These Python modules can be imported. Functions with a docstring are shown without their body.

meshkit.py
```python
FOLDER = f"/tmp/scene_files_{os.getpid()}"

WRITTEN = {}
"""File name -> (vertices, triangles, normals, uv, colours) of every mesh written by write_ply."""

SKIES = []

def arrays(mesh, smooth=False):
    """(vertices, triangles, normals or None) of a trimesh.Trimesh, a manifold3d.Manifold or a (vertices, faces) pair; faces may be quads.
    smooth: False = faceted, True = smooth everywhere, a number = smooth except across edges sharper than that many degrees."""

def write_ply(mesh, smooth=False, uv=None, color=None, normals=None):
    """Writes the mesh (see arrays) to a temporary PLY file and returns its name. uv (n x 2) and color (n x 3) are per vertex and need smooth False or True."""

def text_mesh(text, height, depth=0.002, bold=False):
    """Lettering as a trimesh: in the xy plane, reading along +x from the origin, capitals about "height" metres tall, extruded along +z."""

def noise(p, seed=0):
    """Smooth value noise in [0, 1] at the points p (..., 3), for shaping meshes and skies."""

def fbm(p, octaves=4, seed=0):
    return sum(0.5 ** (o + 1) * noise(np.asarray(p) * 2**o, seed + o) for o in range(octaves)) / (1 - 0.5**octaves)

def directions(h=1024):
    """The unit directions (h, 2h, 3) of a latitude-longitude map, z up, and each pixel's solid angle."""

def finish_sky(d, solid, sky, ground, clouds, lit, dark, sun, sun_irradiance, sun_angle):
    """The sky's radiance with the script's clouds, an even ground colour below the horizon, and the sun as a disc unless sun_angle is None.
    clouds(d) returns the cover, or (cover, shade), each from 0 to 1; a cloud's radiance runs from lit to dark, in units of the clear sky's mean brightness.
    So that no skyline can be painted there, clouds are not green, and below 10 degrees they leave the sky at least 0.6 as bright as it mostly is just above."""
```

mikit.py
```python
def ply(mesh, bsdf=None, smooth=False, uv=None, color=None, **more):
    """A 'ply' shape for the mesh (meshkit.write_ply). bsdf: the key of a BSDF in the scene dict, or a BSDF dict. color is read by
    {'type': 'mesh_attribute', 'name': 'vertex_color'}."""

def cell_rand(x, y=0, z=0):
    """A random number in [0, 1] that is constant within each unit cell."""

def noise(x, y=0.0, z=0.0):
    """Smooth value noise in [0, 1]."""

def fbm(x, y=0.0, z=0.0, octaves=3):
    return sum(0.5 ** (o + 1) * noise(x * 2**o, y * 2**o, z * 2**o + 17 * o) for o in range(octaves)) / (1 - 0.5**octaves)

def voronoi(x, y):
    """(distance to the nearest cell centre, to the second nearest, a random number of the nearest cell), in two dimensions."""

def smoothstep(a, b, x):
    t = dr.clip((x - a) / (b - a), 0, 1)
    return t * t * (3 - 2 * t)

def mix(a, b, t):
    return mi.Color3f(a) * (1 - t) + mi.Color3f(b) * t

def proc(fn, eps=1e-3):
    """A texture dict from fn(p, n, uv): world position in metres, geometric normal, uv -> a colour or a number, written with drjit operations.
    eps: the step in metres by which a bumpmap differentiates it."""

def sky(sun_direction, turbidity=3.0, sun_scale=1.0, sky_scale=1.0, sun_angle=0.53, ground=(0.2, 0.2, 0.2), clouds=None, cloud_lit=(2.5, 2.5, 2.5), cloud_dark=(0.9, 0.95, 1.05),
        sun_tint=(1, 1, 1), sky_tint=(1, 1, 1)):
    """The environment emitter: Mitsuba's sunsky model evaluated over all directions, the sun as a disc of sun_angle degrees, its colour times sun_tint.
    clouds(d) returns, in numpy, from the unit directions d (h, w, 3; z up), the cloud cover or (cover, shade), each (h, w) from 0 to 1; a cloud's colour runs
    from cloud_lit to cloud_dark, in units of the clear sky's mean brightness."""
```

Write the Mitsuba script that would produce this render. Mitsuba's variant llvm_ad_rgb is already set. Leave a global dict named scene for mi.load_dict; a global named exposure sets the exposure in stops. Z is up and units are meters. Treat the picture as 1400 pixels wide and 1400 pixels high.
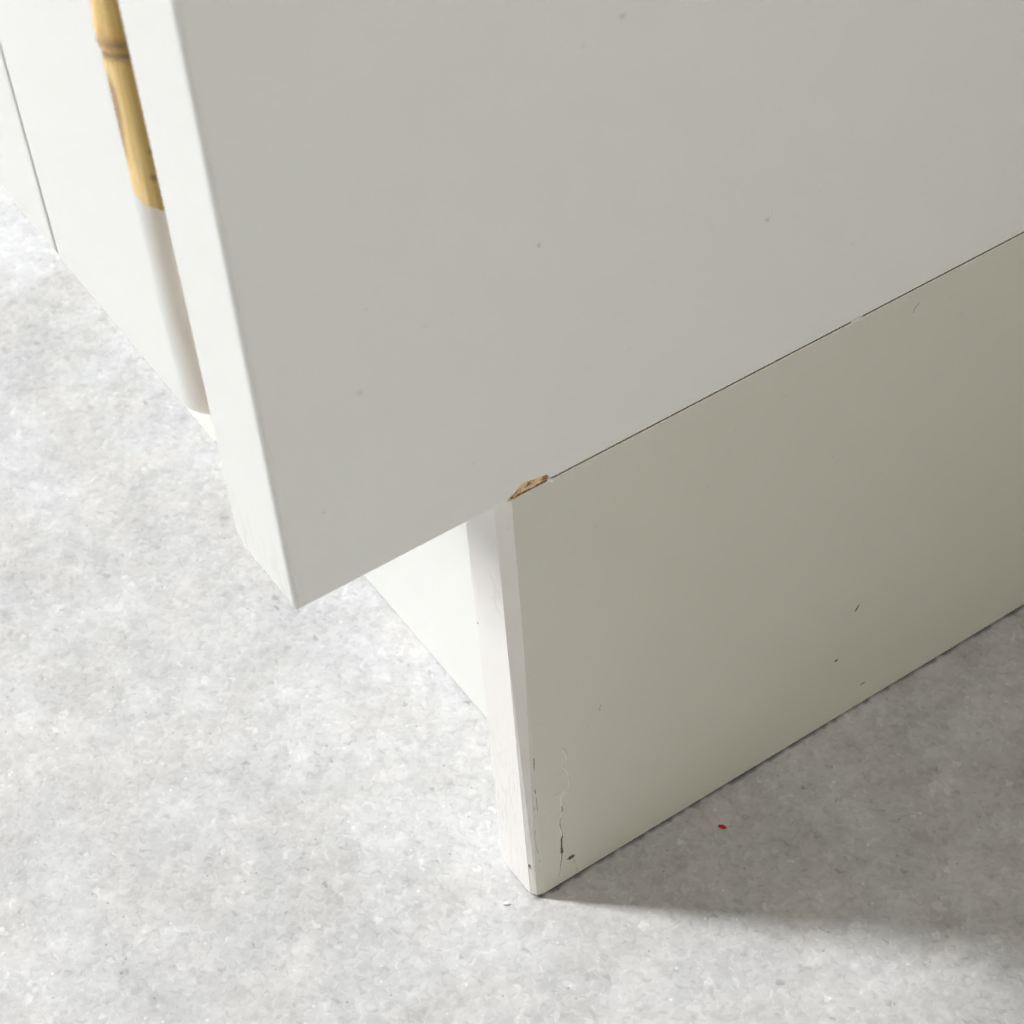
import math, numpy as np, drjit as dr, mitsuba as mi, trimesh, manifold3d as m3
from shapely.geometry import Polygon
from shapely.geometry.polygon import orient
import mikit, meshkit
from mikit import noise, fbm, voronoi, smoothstep, mix, cell_rand
T4 = mi.ScalarTransform4f
scene, labels = {}, {}
rng = np.random.default_rng(7)

# ---------------------------------------------------------------- camera, light, exposure
exposure = 0.0
CAM = np.array([-0.128678, -0.223919, 0.395838])
FWD = np.array([0.347232, 0.597780, -0.722557])
DOWN = np.array([-0.434889, -0.579993, -0.688825])
scene['camera'] = {'type': 'thinlens', 'to_world': T4().look_at(origin=CAM.tolist(), target=(CAM + FWD).tolist(), up=(-DOWN).tolist()),
                   'fov': 27.234, 'fov_axis': 'x', 'near_clip': 0.02, 'far_clip': 60.0, 'aperture_radius': 0.0010, 'focus_distance': 0.425}
KEY_DIR = np.array([-0.525, 0.525, 0.669])          # towards the key lamp: in front of the cabinet, to the left
KEY_DIST, KEY_W, KEY_H = 5.0, 0.54, 1.42
KEY_L = 122.0
AMB = 0.125                                           # soft room light from all around, slightly warm
key_pos = KEY_DIR / np.linalg.norm(KEY_DIR) * KEY_DIST
scene['softbox_lamp'] = {'type': 'rectangle', 'to_world': T4().look_at(origin=key_pos.tolist(), target=[0, 0, 0.05], up=[0, 0, 1]).scale([KEY_W / 2, KEY_H / 2, 1]),
                         'emitter': {'type': 'area', 'radiance': {'type': 'rgb', 'value': [KEY_L * .99, KEY_L * .995, KEY_L * 1.015]}}}
labels['softbox_lamp'] = {'label': 'tall narrow softbox lamp in front of the cabinet, out of the picture', 'category': 'lamp'}
scene['room_light'] = {'type': 'constant', 'radiance': {'type': 'rgb', 'value': [AMB * 1.12, AMB * .97, AMB * .86]}}

FILL_POS, FILL_L = [0.07, -0.58, 0.46], 6.0           # added fill emitter, unseen, brightens the face of the side panel
scene['added_fill_light'] = {'type': 'rectangle', 'to_world': T4().look_at(origin=FILL_POS, target=[0, 0, 0.15], up=[0, 0, 1]).scale([0.15, 0.125, 1]),
                       'emitter': {'type': 'area', 'radiance': {'type': 'rgb', 'value': [FILL_L * 1.01, FILL_L * .985, FILL_L * .915]}}}
labels['added_fill_light'] = {'label': 'added fill light behind the camera that brightens the side panel, out of the picture', 'category': 'lamp'}

# ---------------------------------------------------------------- dimensions (metres)
HP = 0.1280        # height of the plinth = underside of the side panel
OV = 0.0423        # the side panel stands this far in front of the plinth
T = 0.0212         # thickness of the side panel
SB = 0.1511        # underside of stile and drawers
WS = 0.0830        # joint between stile and drawer front
YO = 0.0019        # plinth side lies this far behind the panel's face
TP = 0.0140        # thickness of the plinth side board
TOE = 0.0189       # recess of the plinth front board
TOP, DEPTH, WIDTH = 0.74, 0.44, 1.10

# ---------------------------------------------------------------- materials
def seg(px, pz, a, b):
    ax, az, bx, bz = *a, *b
    dx, dz = bx - ax, bz - az
    t = dr.clip(((px - ax) * dx + (pz - az) * dz) / max(dx * dx + dz * dz, 1e-12), 0, 1)
    return dr.sqrt(dr.square(px - ax - t * dx) + dr.square(pz - az - t * dz))

def line(px, pz, pts):
    d = mi.Float(1)
    for a, b in zip(pts[:-1], pts[1:]):
        d = dr.minimum(d, seg(px, pz, a, b))
    return d

def flakes(x, y, cell, long, thin, seed):
    """Little chips strewn at random, one per cell at most, each with its own turn, size and tone: returns tone (-1 to 1) where a chip lies, else 0."""
    x, y = x / cell, y / cell
    out = mi.Float(0)
    for a in (-1, 0, 1):
        for b in (-1, 0, 1):
            cx, cy = dr.floor(x) + a, dr.floor(y) + b
            ang = 6.283 * cell_rand(cx, cy, seed)
            dx, dy = x - cx - cell_rand(cx, cy, seed + 1), y - cy - cell_rand(cx, cy, seed + 2)
            size = .35 + .85 * cell_rand(cx, cy, seed + 3)
            co, si = dr.cos(ang), dr.sin(ang)
            d = dr.sqrt(dr.square((dx * co + dy * si) / (long * size)) + dr.square((dy * co - dx * si) / (thin * size)))
            tone = 2 * cell_rand(cx, cy, seed + 4) - 1
            out = out + tone * smoothstep(1.15, .55, d)
    return dr.clip(out, -1, 1)

def floor_fields(p):
    x, y = p.x * 1000, p.y * 1000                    # millimetres
    wx = x + 1.3 * (noise(x * .9, y * .9, 3.) - .5)
    wy = y + 1.3 * (noise(x * .9, y * .9, 9.) - .5)
    big = fbm(x / 36, y / 36, 1.5, 3)
    mid = fbm(wx / 9, wy / 9, 4.5, 3)
    fine = fbm(wx / 1.6, wy / 1.6, 9.5, 2)
    chips = flakes(wx, wy, 2.6, .50, .24, 10) * .6 + flakes(wx, wy, 1.5, .55, .24, 30) * .55
    return x, y, wx, wy, big, mid, chips, fine

def floor_color(p, n, uv):
    x, y, wx, wy, big, mid, chips, fine = floor_fields(p)
    v = .565 + .19 * (big - .5) + .17 * (mid - .5) + .12 * (noise(wx / 3.2, wy / 3.2, 6.5) - .5) + .20 * (fine - .5) + .115 * chips
    v += .10 * smoothstep(.25, .9, flakes(wx, wy, 9., .22, .12, 50))
    v -= .13 * smoothstep(.45, .95, -flakes(wx, wy, 8., .14, .10, 70))
    f1, f2, r = voronoi(x / 3.1 + 11., y / 3.1)       # rare glints and specks
    v += .16 * smoothstep(.16, .05, f1) * smoothstep(.955, .975, r)
    v -= .20 * smoothstep(.13, .04, f1) * smoothstep(.03, .02, r)
    contact_shade = smoothstep(1.7, .2, dr.abs(y - 2.4) + .9 * noise(x / 1.6, 3.)) * smoothstep(-1.0, 1.5, x) * smoothstep(420, 400, x)      # contact shade along the plinth foot, painted into the floor colour
    v *= 1 - .62 * contact_shade
    warm = fbm(x / 17 + 9, y / 17, 12.5, 2)
    tint = mix((1.0, .99, .974), (.988, 1.0, 1.002), smoothstep(.35, .65, warm))
    return mi.Color3f(dr.clip(v, .12, .84)) * tint

def floor_height(p, n, uv):
    x, y = p.x * 1000, p.y * 1000
    return fbm(x / 1.6, y / 1.6, 9.5, 2)

SPOTS = [(-.0245, .1689, .00085, .20), (.0105, .1811, .0006, .42), (.0573, .1634, .00065, .45), (-.0341, .1474, .0004, .45), (.0278, .2167, .0008, .35),
         (-.0115, .1760, .0007, .10), (-.0066, .1757, .0005, .10), (.0205, .2145, .0007, .12), (.0275, .1495, .0005, .12), (-.0214, .1845, .0005, .16), (-.0055, .1415, .0005, .14),
         (.0690, .1640, .0004, .12), (.0775, .1480, .0005, .14), (.0330, .1620, .0004, .10)]

def panel_color(p, n, uv):
    x, z = p.x, p.z
    c = mi.Color3f(.715, .725, .69) * (1 + .018 * (fbm(x * 55, p.y * 55, z * 55, 3) - .5))
    inside = smoothstep(.0001, .0009, x + OV) * dr.select((p.y > T) & (p.y < .0345) & (x < OV * -.6) & (n.z < .5), mi.Float(1), 0)
    c = mix(c, mi.Color3f(.80, .765, .69), inside)   # warm cream colour inside the groove
    side = dr.select(n.y < -.6, mi.Float(1), 0)
    k = mi.Float(0)
    for sx, sz, r, a in SPOTS:
        d = dr.sqrt(dr.square(x - sx) + dr.square(z - sz)) * (1 + .5 * (noise(x * 3000, z * 3000, 1.) - .5))
        k = dr.maximum(k, a * smoothstep(r, r * .35, d))
    k = dr.maximum(k, .25 * smoothstep(.00018, .00005, line(x, z, [(.0584, .1649), (.0580, .1636), (.0573, .1631)])))
    f1, f2, r = voronoi(x * 170 + 3, z * 170)         # faint dust
    k = dr.maximum(k, .05 * smoothstep(.1, .03, f1) * smoothstep(.93, .96, r))
    c = mix(c, c * mi.Color3f(.50, .46, .36), k * side)
    front = dr.select(n.x < -.6, mi.Float(1), 0)      # scuffs near the foot of the front edge
    sc = smoothstep(.62, .8, noise(p.y * 900, z * 260, 4.)) * smoothstep(.150, .133, z) * .10 * dr.select(x < -.03, mi.Float(1), 0)
    return mix(c, c * mi.Color3f(.6, .58, .5), sc * front)

CRACK = [(.00962, .04806), (.0103, .04652), (.01062, .04444), (.01029, .04298), (.00953, .04198), (.00989, .04071), (.01053, .03904), (.01081, .03618), (.01021, .03431),
         (.00913, .034), (.00863, .03263), (.00843, .0318), (.00825, .02935), (.00864, .02692), (.00827, .02541), (.00764, .0241), (.00776, .02154), (.00792, .01862),
         (.0078, .01716), (.0076, .01483), (.00781, .01211), (.00749, .01016), (.00707, .00796)]

def plinth_color(p, n, uv):
    x, z = p.x, p.z
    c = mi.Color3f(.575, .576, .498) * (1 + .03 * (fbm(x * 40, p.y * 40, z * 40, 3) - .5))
    c = mix(mi.Color3f(.735, .722, .682) * (1 + .03 * (fbm(x * 40, p.y * 40, z * 40, 3) - .5)), c, smoothstep(-.80, -.97, n.y))     # broad side face darker and more olive, its shaded tone painted in
    side = dr.select(n.y < -.4, mi.Float(1), 0)
    c = mix(c, mi.Color3f(.80, .79, .72), side * .42 * smoothstep(.00026, .00008, line(x + .00022, z, CRACK)))      # pale rim beside the crack, a highlight painted to show its relief
    w = .00013 + .00010 * noise(z * 900, 2.)
    k = .22 * smoothstep(w * 1.6, w * .5, line(x, z, CRACK[:11])) * smoothstep(.1, .35, noise(z * 420, 8.))  # crack line, with the shade of the flake edge painted in
    k = dr.maximum(k, .55 * smoothstep(w * 1.7, w * .6, line(x, z, CRACK[12:18])) * smoothstep(.1, .35, noise(z * 500, 3.)))
    k = dr.maximum(k, .97 * smoothstep(.00050, .00022, line(x, z, CRACK[17:21])))
    k = dr.maximum(k, .8 * smoothstep(.0003, .0001, line(x, z, CRACK[20:])))
    k = dr.maximum(k, .3 * smoothstep(.0002, .00005, seg(x, z, (.00707, .00796), (.00642, .00399))))
    k = dr.maximum(k, .35 * smoothstep(.00025, .00008, seg(x, z, (.01067, .00678), (.01156, .00146))) * noise(z * 1500, 1.))
    k = dr.maximum(k, .95 * smoothstep(.00075, .0003, seg(x, z, (.0098, .0083), (.0103, .0082)) * (1 + .8 * (noise(x * 2500, z * 2500, 6.) - .5))))
    k = dr.maximum(k, .75 * smoothstep(.00025, .0001, seg(x, z, (.0089, .0084), (.0100, .00826))))
    k = dr.maximum(k, .65 * smoothstep(.0002, .00008, seg(x, z, (.00271, .0498), (.00257, .04623))))
    k = dr.maximum(k, .6 * smoothstep(.0002, .00008, seg(x, z, (.0024, .0393), (.0024, .0380))))
    k = dr.maximum(k, .25 * smoothstep(.00022, .00006, line(x, z, [(.0019, .0334), (.0018, .0253), (.0014, .0221), (.0016, .0195), (.0019, .0166), (.0021, .0132)])) * smoothstep(.35, .6, noise(z * 700, 5.)))
    k = dr.maximum(k, .4 * smoothstep(.0002, .00006, seg(x, z, (.00248, .03645), (.00253, .03166))))
    k = dr.maximum(k, .9 * smoothstep(.00055, .0002, seg(x, z, (.0836, .0228), (.0839, .0227))))
    k = dr.maximum(k, .75 * smoothstep(.0005, .0002, seg(x, z, (.0884, .0369), (.0891, .0380))))
    k = dr.maximum(k, .45 * smoothstep(.00022, .0001, line(x, z, [(.09782, .12179), (.09747, .1213), (.09686, .12082), (.09668, .11997)])))
    k = dr.maximum(k, .5 * smoothstep(.0005, .0002, seg(x, z, (.0922, .0080), (.0932, .0079))))
    k = dr.maximum(k, .25 * smoothstep(.0004, .0001, line(x, z, [(.0196, .0545), (.0192, .0538), (.0193, .0532)])))
    f1, f2, r = voronoi(x * 190 + 3, z * 190)
    k = dr.maximum(k, .10 * smoothstep(.08, .02, f1) * smoothstep(.9, .95, r))
    c = mix(c, mi.Color3f(.075, .062, .035), k * side)
    front = dr.select((n.x < -.5) & (x < .004), mi.Float(1), 0)      # rubbed end grain on the front edge
    g = smoothstep(.60, .78, noise(p.y * 2600, z * 420, 4.)) * smoothstep(.075, .03, z) * .10
    g = dr.maximum(g, .85 * smoothstep(.0004, .00015, seg(p.y, z, (.0145, .0823), (.0146, .0822))))
    g = dr.maximum(g, .25 * smoothstep(.0002, .00006, line(p.y, z, [(.0081, .1038), (.00764, .1032), (.00736, .1020)])))
    g = dr.maximum(g, .09 * smoothstep(.62, .75, noise(p.y * 900, z * 500, 9.)) * smoothstep(.0035, .001, dr.abs(p.y - .0063)) * smoothstep(.008, .003, dr.abs(z - .098)))
    return mix(c, mi.Color3f(.30, .27, .20), g * front)

def orange_peel(p, n, uv):
    return fbm(p.x * 420, p.y * 420, p.z * 420, 2)

def bamboo_color(p, n, uv):
    ang = dr.atan2(p.y - .0286, -(p.x + .0368))
    g = fbm(ang * 9, p.z * 60, 2.) * .7 + noise(ang * 40, p.z * 90, 5.) * .3
    c = mix((.70, .46, .13), (.84, .63, .28), smoothstep(.25, .75, g))
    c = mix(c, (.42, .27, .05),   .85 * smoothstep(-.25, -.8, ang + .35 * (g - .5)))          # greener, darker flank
    c = mix(c, (.24, .105, .03), .85 * smoothstep(-.20, .0, ang + .2 * (noise(p.z * 120, 3.) - .5)) * smoothstep(.223, .219, p.z) * smoothstep(.2035, .210, p.z))
    zr = p.z + .0016 * (ang + .3)
    ring = dr.maximum(dr.exp(-dr.square((zr - .2254) / .00095)), .6 * dr.exp(-dr.square((zr - .2274) / .0010)))
    halo = dr.exp(-dr.square((p.z - .2286) / .0022))
    c = mix(c, (.40, .22, .05), .6 * halo * noise(ang * 6, p.z * 200, 7.))
    c = mix(c, (.15, .07, .014), .92 * ring)
    d = dr.minimum(dr.sqrt(dr.square((ang + .85) * .006) + dr.square(p.z - .2097)), dr.sqrt(dr.square((ang + .75) * .006) + dr.square(p.z - .2046)))
    c = mix(c, (.14, .08, .02), .75 * smoothstep(.0008, .0002, d * (1 + .7 * (noise(ang * 12, p.z * 1500) - .5))))
    return c

def core_color(p, n, uv):
    a = fbm(p.x * 900, p.y * 900, p.z * 1400, 3)
    c = mix((.30, .15, .05), (.74, .54, .33), smoothstep(.36, .52, a))
    return mix(c, (.70, .52, .32), smoothstep(.60, .72, noise(p.x * 1300 + 5, p.z * 700, p.y * 600)))

def bsdf(name, color, rough, spec=.5, bump=None, scale=1e-5, eps=2e-4, **k):
    b = {'type': 'principled', 'base_color': color, 'roughness': rough, 'specular': spec, **k}
    if bump is not None:
        b = {'type': 'bumpmap', 'arbitrary': mikit.proc(bump, eps), 'scale': scale, 'bsdf': b}
    scene[name] = {'type': 'twosided', 'bsdf': b}
    return name
rgb = lambda *c: {'type': 'rgb', 'value': list(c)}
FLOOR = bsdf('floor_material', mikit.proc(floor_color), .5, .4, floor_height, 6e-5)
PAINT = bsdf('panel_paint', mikit.proc(panel_color), .38, .45, orange_peel, 5e-5, 4e-4)
PAINT2 = bsdf('plinth_paint', mikit.proc(plinth_color), .36, .45, orange_peel, 7e-5, 4e-4)
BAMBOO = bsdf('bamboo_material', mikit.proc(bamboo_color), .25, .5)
CORE = bsdf('raw_core', mikit.proc(core_color), .9, .2)
BROWN = bsdf('bare_wood_and_shade', rgb(.24, .18, .11), .85, .2)  # bare wood of the chip, and painted shade in the panel gap
RED = bsdf('red_material', rgb(.50, .02, .02), .5)
CRYSTAL = bsdf('pale_crumb_material', rgb(.86, .86, .86), .15, .7)
PALE = bsdf('pale_paint', rgb(.86, .87, .88), .5)

# ---------------------------------------------------------------- mesh helpers
def cs(poly):
    return m3.CrossSection([np.array(orient(poly).exterior.coords)[:-1]])

def rounded(x0, y0, x1, y1, r):
    """A rectangle whose four corners have the radii r = (x0y0, x1y0, x1y1, x0y1)."""
    pts = []
    for (cx, cy, sx, sy, rr, a0) in ((x0, y0, 1, 1, r[0], 180), (x1, y0, -1, 1, r[1], 270), (x1, y1, -1, -1, r[2], 0), (x0, y1, 1, -1, r[3], 90)):
        if rr <= 0:
            pts.append((cx, cy)); continue
        for a in np.radians(np.linspace(a0, a0 + 90, 9)):
            pts.append((cx + sx * rr + rr * math.cos(a), cy + sy * rr + rr * math.sin(a)))
    return Polygon(pts)

def ext_x(poly, x0, x1):       # a profile in (y, z) run along x
    return m3.Manifold.extrude(cs(poly), x1 - x0).transform(np.array([[0, 0, 1, x0], [1, 0, 0, 0], [0, 1, 0, 0.]]))

def ext_z(poly, z0, z1):       # a profile in (x, y) run along z
    return m3.Manifold.extrude(cs(poly), z1 - z0).translate([0, 0, z0])

def ext_y(poly, y0, y1):       # a profile in (x, z) run along y
    return m3.Manifold.extrude(cs(poly), y1 - y0).transform(np.array([[1, 0, 0, 0], [0, 0, -1, y1], [0, 1, 0, 0.]]))

def mesh(m):
    a = m.to_mesh()
    return trimesh.Trimesh(np.array(a.vert_properties[:, :3], float), np.array(a.tri_verts), process=True)

def board(x0, x1, y0, y1, z0, z1, r=.0008):
    q = (r,) * 4
    return ext_x(rounded(y0, z0, y1, z1, q), x0 - .01, x1 + .01) ^ ext_z(rounded(x0, y0, x1, y1, q), z0 - .01, z1 + .01) ^ ext_y(rounded(x0, z0, x1, z1, q), y0 - .01, y1 + .01)

def bevel_ply(m, mat, angle):
    """A ply whose corner normals average, by area, only the faces that lie within the angle of the corner's own face: flats stay flat, bevels round."""
    v, f = np.array(m.vertices), np.array(m.faces)
    c = np.cross(v[f[:, 1]] - v[f[:, 0]], v[f[:, 2]] - v[f[:, 0]])
    keep = np.linalg.norm(c, axis=1) > 1e-14
    f, c = f[keep], c[keep]
    u = c / np.linalg.norm(c, axis=1, keepdims=True)
    _, same = np.unique(np.round(v, 6), axis=0, return_inverse=True)
    at = same.ravel()[f].ravel()
    order = np.argsort(at, kind='stable'); face = order // 3
    start = np.searchsorted(at[order], np.arange(at.max() + 2))
    N, lim = np.zeros((len(f), 3, 3)), math.cos(math.radians(angle))
    for k in range(len(start) - 1):
        s = slice(start[k], start[k + 1]); fs = face[s]
        ok = (u[fs] @ u[fs].T) > lim
        N[fs, order[s] % 3] = ok @ c[fs]
    N = N.reshape(-1, 3); N /= np.maximum(np.linalg.norm(N, axis=1, keepdims=True), 1e-30)
    path = meshkit.write_ply(trimesh.Trimesh(v[f.ravel()], np.arange(3 * len(f)).reshape(-1, 3), process=False), False, normals=N)
    return {'type': 'ply', 'filename': path, 'face_normals': False, 'bsdf': {'type': 'ref', 'id': mat}}

def add(key, m, mat, smooth=30, **lab):
    m = mesh(m) if isinstance(m, m3.Manifold) else m
    scene[key] = bevel_ply(m, mat, smooth) if smooth else mikit.ply(m, mat)
    if lab:
        labels[key] = lab

# ---------------------------------------------------------------- setting
fl = trimesh.Trimesh([[-8, -8, 0], [8, -8, 0], [8, 8, 0], [-8, 8, 0.]], [[0, 1, 2], [0, 2, 3]], process=False)
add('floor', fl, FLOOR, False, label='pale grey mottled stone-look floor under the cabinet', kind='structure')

# ---------------------------------------------------------------- cabinet
labels['cabinet'] = {'label': 'white painted wooden cabinet with bamboo inlay, chipped bottom edge and recessed plinth on grey floor', 'category': 'cabinet'}

# side panel: rounded inner lower corner, eased front edge, a chip knocked out of the lower edge
chip_top = [(0.00099, 0.12903), (0.0018, 0.12927), (0.00256, 0.12964), (0.00315, 0.1303), (0.00375, 0.13076), (0.0044, 0.1309), (0.00508, 0.13073), (0.0057, 0.1305), (0.00638, 0.13032), (0.00749, 0.13017), (0.0085, 0.13), (0.00937, 0.12981)]
prof = rounded(0, HP, T, TOP - .02, (.0010, .007, .001, .001))
panel = ext_x(prof, -OV - .01, DEPTH + .01) ^ ext_z(rounded(-OV, 0, DEPTH, T, (.0013, .001, .001, .0011)), HP - .01, TOP) ^ ext_y(rounded(-OV, HP, DEPTH, TOP - .02, (.0013, .0008, .0008, .0008)), -.01, T + .01)
cut = Polygon([(.00120, .1279), (.00099, .1283)] + chip_top + [(.00965, .1285), (.0092, .1279), (.0092, .1270), (.0012, .1270)])
panel -= ext_y(cut, -.002, .0042)
panel += ext_y(Polygon([(.0785, .1284), (.0791, .12795), (.07962, .12782), (.08065, .12778), (.0811, .12792), (.0816, .1284)]), .00008, .0016)
add('cabinet__side_panel', panel, PAINT)

# raw core showing in the chip
nx, nz = 60, 26
zt = np.interp(np.linspace(.0009, .0096, nx), [q[0] for q in chip_top], [q[1] for q in chip_top])
xs = np.linspace(.0009, .0096, nx)
V = []
for i, x in enumerate(xs):
    for j in range(nz):
        t = j / (nz - 1)
        z = .12785 + (zt[i] + .00005 - .12785) * t
        q = np.array([[x * 900, t * 3.0, 1.3]]); q2 = np.array([[x * 2600, z * 2600, 4.]])
        rough, rough2 = float(np.ravel(meshkit.fbm(q))[0]), float(np.ravel(meshkit.fbm(q2))[0])
        V.append((x, .0002 + .0004 * (1 - t) + .0010 * (rough - .5) * (1 - abs(2 * t - 1)) ** .3 + .0004 * rough2, z))
V = np.array(V)
F = []
for i in range(nx - 1):
    for j in range(nz - 1):
        a = i * nz + j
        F += [(a, a + nz, a + nz + 1), (a, a + nz + 1, a + 1)]
n0 = len(V)
Vb = V + [0, .0016, 0]
F = F + [(c + n0, b + n0, a + n0) for a, b, c in F]
rim = [j for j in range(nz)] + [i * nz + nz - 1 for i in range(1, nx)] + [(nx - 1) * nz + j for j in range(nz - 2, -1, -1)] + [i * nz for i in range(nx - 2, 0, -1)]
for a, b in zip(rim, rim[1:] + rim[:1]):
    F += [(a, b, b + n0), (a, b + n0, a + n0)]
core = trimesh.Trimesh(np.vstack([V, Vb]), F, process=False)
add('cabinet__side_panel__chipped_core', core, CORE, 25, label='raw brown wood core showing in the chip')

def splinter(a, b, r):
    a, b = np.array(a), np.array(b)
    pts = [a, b]
    d = b - a
    for t in (.25, .55, .8):
        for k in range(5):
            an = k * 1.2566 + t * 3
            pts.append(a + d * t + r * (1 - abs(t - .5)) * np.array([.3 * math.sin(an * 2), math.cos(an), math.sin(an)]) * (0.7 + .5 * rng.random()))
    return trimesh.convex.convex_hull(np.array(pts))
PW = bsdf('pale_splinter', rgb(.72, .55, .36), .8, .2)
add('cabinet__side_panel__splinter', splinter((.0040, -.0003, .1297), (.0068, -.0002, .1291), .00035), PW, 20)
add('cabinet__side_panel__splinter_001', splinter((.0018, .0000, .1285), (.0036, .0001, .1299), .0003), CORE, 20)
add('cabinet__side_panel__lifted_paint', splinter((.0090, -.0001, .1287), (.0101, -.00015, .1279), .0005), PALE, 20, label='white lifted bit of paint at the end of the chip')

# front stile: a slab whose front has a stopped groove with a softly rounded left lip
y0, y1, z0, z1, xb = T + .0001, WS + .0003, SB, TOP - .02, -OV + .02
ys = np.unique(np.concatenate([np.linspace(y0, .040, 120), np.linspace(.040, WS - .001, 14), np.linspace(WS - .001, y1, 12)]))
zs = np.unique(np.concatenate([SB + .0008 * (1 - np.cos(np.linspace(0, math.pi / 2, 5))), np.linspace(SB + .0008, .158, 60), np.linspace(.158, .175, 40), np.linspace(.175, z1, 60)]))
Y, Z = np.meshgrid(ys, zs, indexing='ij')
lip = .0060 + .0012 * np.clip(1 - (Z - SB) / .02, 0, 1)                        # the lip is crisper near the stop
yl = .0336 - .0008 * np.clip(1 - (Z - SB) / .02, 0, 1)
t = np.clip((yl - Y) / lip, 0, 1)
D = .0060 * (1 - np.sqrt(np.clip(1 - t ** 2.2, 0, 1)))
ledge = np.clip((Z - (SB + .0009)) / .00035, 0, 1)
D = D * ledge
D = np.maximum(D, np.where(Z < SB + .0008, .0008 - np.sqrt(np.clip(.0008 ** 2 - (SB + .0008 - Z) ** 2, 0, None)), 0))
D = np.maximum(D, .0006 * np.clip((Y - (WS - .0009)) / .0008, 0, 1) ** 2)      # the shallow joint beside the drawer front
X = -OV + D
ny_, nz_ = Y.shape
front = np.stack([X, Y, Z], -1).reshape(-1, 3)
back = np.stack([np.full_like(X, xb), Y, Z], -1).reshape(-1, 3)
F = []
for i in range(ny_ - 1):
    a = i * nz_ + np.arange(nz_ - 1)
    F.append(np.stack([a, a + 1, a + nz_ + 1], 1)); F.append(np.stack([a, a + nz_ + 1, a + nz_], 1))
F = np.vstack(F)
n0 = len(front)
rim = [j for j in range(nz_)] + [i * nz_ + nz_ - 1 for i in range(1, ny_)] + [(ny_ - 1) * nz_ + j for j in range(nz_ - 2, -1, -1)] + [i * nz_ for i in range(ny_ - 2, 0, -1)]
W = []
for a, b in zip(rim, rim[1:] + rim[:1]):
    W += [(b, a, b + n0), (a, a + n0, b + n0)]
F = np.vstack([F, F[:, ::-1] + n0, W])
stile = trimesh.Trimesh(np.vstack([front, back]), F, process=False)
add('cabinet__front_stile', stile, PAINT, 30, label='white front stile with a stopped groove')

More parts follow.
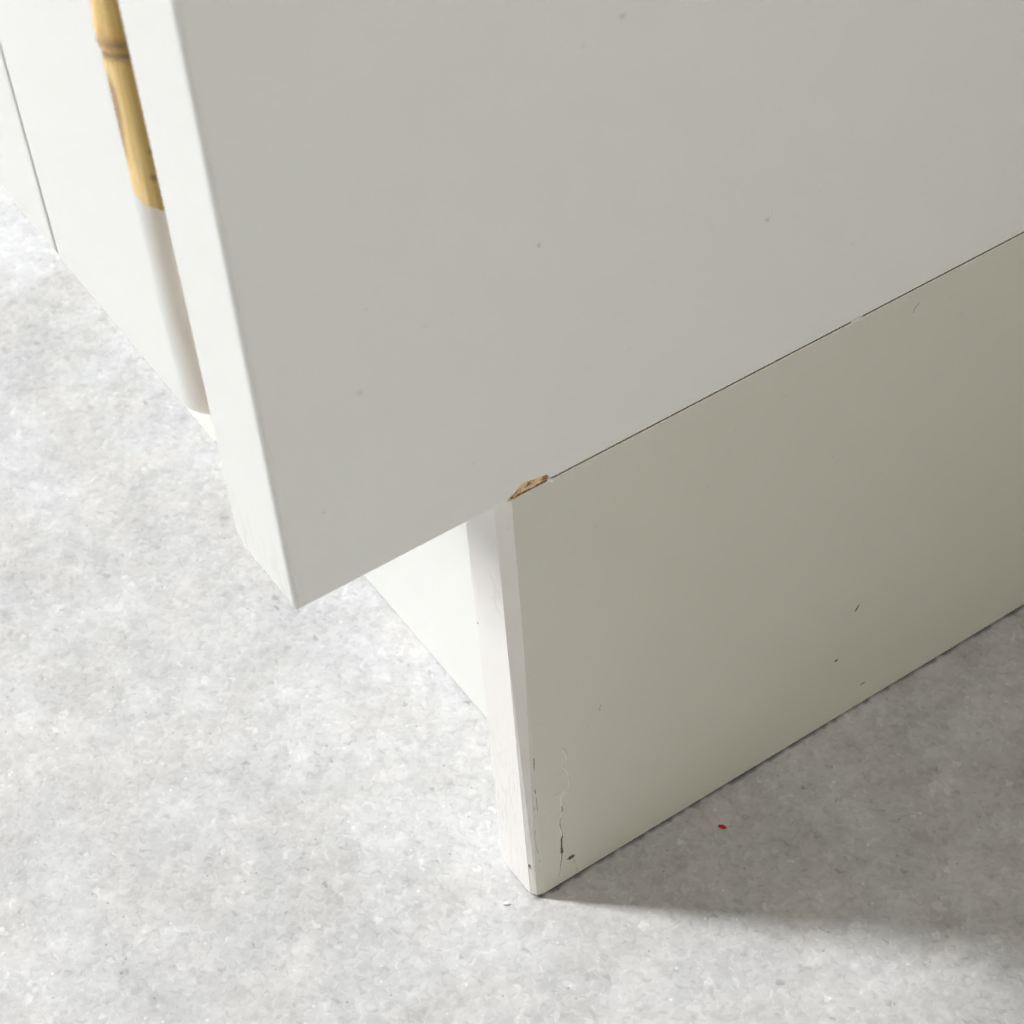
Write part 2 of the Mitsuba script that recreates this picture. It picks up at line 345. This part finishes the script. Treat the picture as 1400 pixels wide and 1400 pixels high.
# bamboo strip in the groove: a tube with a swollen node and a rough cut lower end
BX, BY, BR, BZ = -.0366, .0286, .0066, .1985
zz = np.concatenate([[BZ, BZ + .0002, BZ + .0006], np.linspace(BZ + .002, .222, 40), np.linspace(.2225, .2305, 40), np.linspace(.232, TOP - .03, 120)])
na = 48
rows = []
for z in zz:
    r = BR * (1 + .05 * math.exp(-((z - .2286) / .0016) ** 2) + .05 * math.exp(-((z - .2263) / .0009) ** 2) - .05 * math.exp(-((z - .2250) / .0006) ** 2)) * (1 + .012 * math.sin(z * 70))
    if z - BZ < .0003: r *= .93 if z == BZ else .985
    for k in range(na):
        a = 2 * math.pi * k / na
        jag = .0005 * math.sin(a * 7 + 1) * math.cos(a * 3) if z - BZ < .0008 else 0
        flat = 1 - .05 * math.exp(-((math.cos(a) * .8 + math.sin(a) * .6 - 1) / .05) ** 2)
        rows.append((BX - r * flat * math.cos(a), BY + r * flat * math.sin(a), z + jag))
F = []
for i in range(len(zz) - 1):
    for k in range(na):
        a, b = i * na + k, i * na + (k + 1) % na
        F += [(a, a + na, b), (b, a + na, b + na)]
rows += [(BX, BY, BZ), (BX, BY, zz[-1])]
c0, c1 = len(rows) - 2, len(rows) - 1
L = (len(zz) - 1) * na
for k in range(na):
    F += [(c0, k, (k + 1) % na), (c1, L + (k + 1) % na, L + k)]
bam = trimesh.Trimesh(rows, F, process=False)
bam.fix_normals()
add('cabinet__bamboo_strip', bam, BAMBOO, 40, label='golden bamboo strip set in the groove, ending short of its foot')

# drawer fronts left of the stile, carcass behind
for i, (a, b) in enumerate(((SB, .335), (.338, .522), (.525, TOP - .022))):
    key = 'cabinet__drawer_front' + ('' if i == 0 else '_%03d' % i)
    add(key, board(-OV, -OV + .02, WS + .0004, WIDTH - T - .04, a, b, .0012), PAINT)
    labels[key] = {'label': ('lowest', 'middle', 'top')[i] + ' white drawer front'}
add('cabinet__bottom_board', board(-OV + .0205, DEPTH - .012, T + .0002, WIDTH - T - .0002, SB + .0005, SB + .0165), PAINT)
add('cabinet__back_board', board(DEPTH - .0115, DEPTH - .004, T + .0002, WIDTH - T - .0002, SB, TOP - .021), PAINT)
add('cabinet__top_board', board(-OV - .004, DEPTH, -.004, WIDTH + .004, TOP - .0198, TOP), PAINT)
add('cabinet__side_panel_001', board(-OV, DEPTH, WIDTH - T, WIDTH, HP, TOP - .02), PAINT)

# plinth: side board with a bevelled front corner, front board set back behind it
def plinth_side(y, flip):
    pl = Polygon([(.0026, 0), (.41, 0), (.41, TP), (.0009, TP), (.0003, TP - .0003), (0, TP - .0009), (0, .0019), (.0003, .0016), (.0023, .0002)])
    a = ext_z(pl, .0007, HP - .00235)
    b = ext_x(rounded(0, .0007, TP, HP - .00235, (.0004, .0035, .0002, .0003)), -.001, .42)
    m = a ^ b
    # the bevel runs out towards the foot: fill it back in with a slim wedge
    w = m3.Manifold.hull_points(np.array([(.0026, .0000, .0010), (.0008, .0005, .0010), (.0001, .0018, .0010), (.0026, .0019, .0010), (.0026, .0000, .085), (.0026, .0019, .085), (.00005, .00185, .085)]))
    m = m + w
    if flip:
        m = m.mirror([0, 1, 0]).translate([0, TP, 0])
    return m.translate([0, y, 0])
add('cabinet__plinth_side_board', plinth_side(YO, False), PAINT2, 12, label='white plinth side board with a shaded tone painted on its side face and cracked paint at its foot')
add('cabinet__plinth_side_board_001', plinth_side(WIDTH - YO - TP, True), PAINT2, 12)
dark_brown = ext_z(Polygon([(.003, YO + .0003), (.409, YO + .0003), (.409, YO + TP - .0004), (.001, YO + TP - .0004), (.001, YO + .0024)]), HP - .0025, HP - .0022)  # dark strip added in the gap, its colour stands for shade
add('cabinet__plinth_side_board__gap_shade', dark_brown, BROWN, label='dark brown strip standing for shade in the gap under the side panel')
add('cabinet__plinth_front_board', board(TOE, TOE + .016, YO + TP + .0002, WIDTH - YO - TP - .0002, .0004, SB - .0004, .0006), PAINT)

# lifted flake of paint left of the crack
cz = np.array([q[1] for q in CRACK])[::-1]; cx = np.array([q[0] for q in CRACK])[::-1]
zs_ = np.linspace(.0035, .0485, 180); nc = 14
V, F = [], []
for z in zs_:
    xr, xl = np.interp(z, cz, cx), .0034
    e = np.clip((z - .0035) / .004, 0, 1) * np.clip((.0485 - z) / .004, 0, 1)
    for j in range(nc):
        s = j / (nc - 1)
        h = (.00002 + .0006 * s ** 2.4 * (.6 + .4 * math.sin(z * 420) + .25 * math.sin(z * 1300 + 1))) * e
        V.append((xl + (xr - xl) * s, YO - h + .00001, z))
    V.append((np.interp(z, cz, cx) - .0001, YO + .0002, z))
w_ = nc + 1
for i in range(len(zs_) - 1):
    for j in range(w_ - 1):
        a = i * w_ + j
        F += [(a, a + 1, a + w_ + 1), (a, a + w_ + 1, a + w_)]
flake = trimesh.Trimesh(V, F, process=False)
add('cabinet__plinth_side_board__paint_flake', flake, PAINT2, 35, label='lifted flake of paint along the crack')

# small chip of bare wood on the front edge of the plinth
add('cabinet__plinth_side_board__edge_chip', splinter((.0001, .0030, .0110), (.0002, .0038, .0123), .0004), BROWN, 20, label='small brown chip on the front edge')

# ---------------------------------------------------------------- crumbs on the floor
def crumb(cx, cy, l, w, h, rot, seed):
    g = np.random.default_rng(seed)
    p = g.normal(size=(40, 3)); p /= np.linalg.norm(p, axis=1, keepdims=True)
    p *= (.75 + .35 * g.random((40, 1))); p *= [l / 2, w / 2, h / 2]
    p[:, 2] -= p[:, 2].min() - .00003
    c, s = math.cos(rot), math.sin(rot)
    return trimesh.convex.convex_hull(p @ np.array([[c, s, 0], [-s, c, 0], [0, 0, 1]]) + [cx, cy, 0])
add('red_flake', crumb(.0452, -.0067, .0022, .0010, .0006, -.95, 3), RED, 20, label='tiny red flake lying on the floor in the shadow of the cabinet', category='flake')
add('pale_crumb', crumb(-.0056, .0050, .0018, .0010, .0007, -.6, 5), CRYSTAL, False, label='tiny glinting white crumb on the floor in front of the plinth corner', category='crumb')
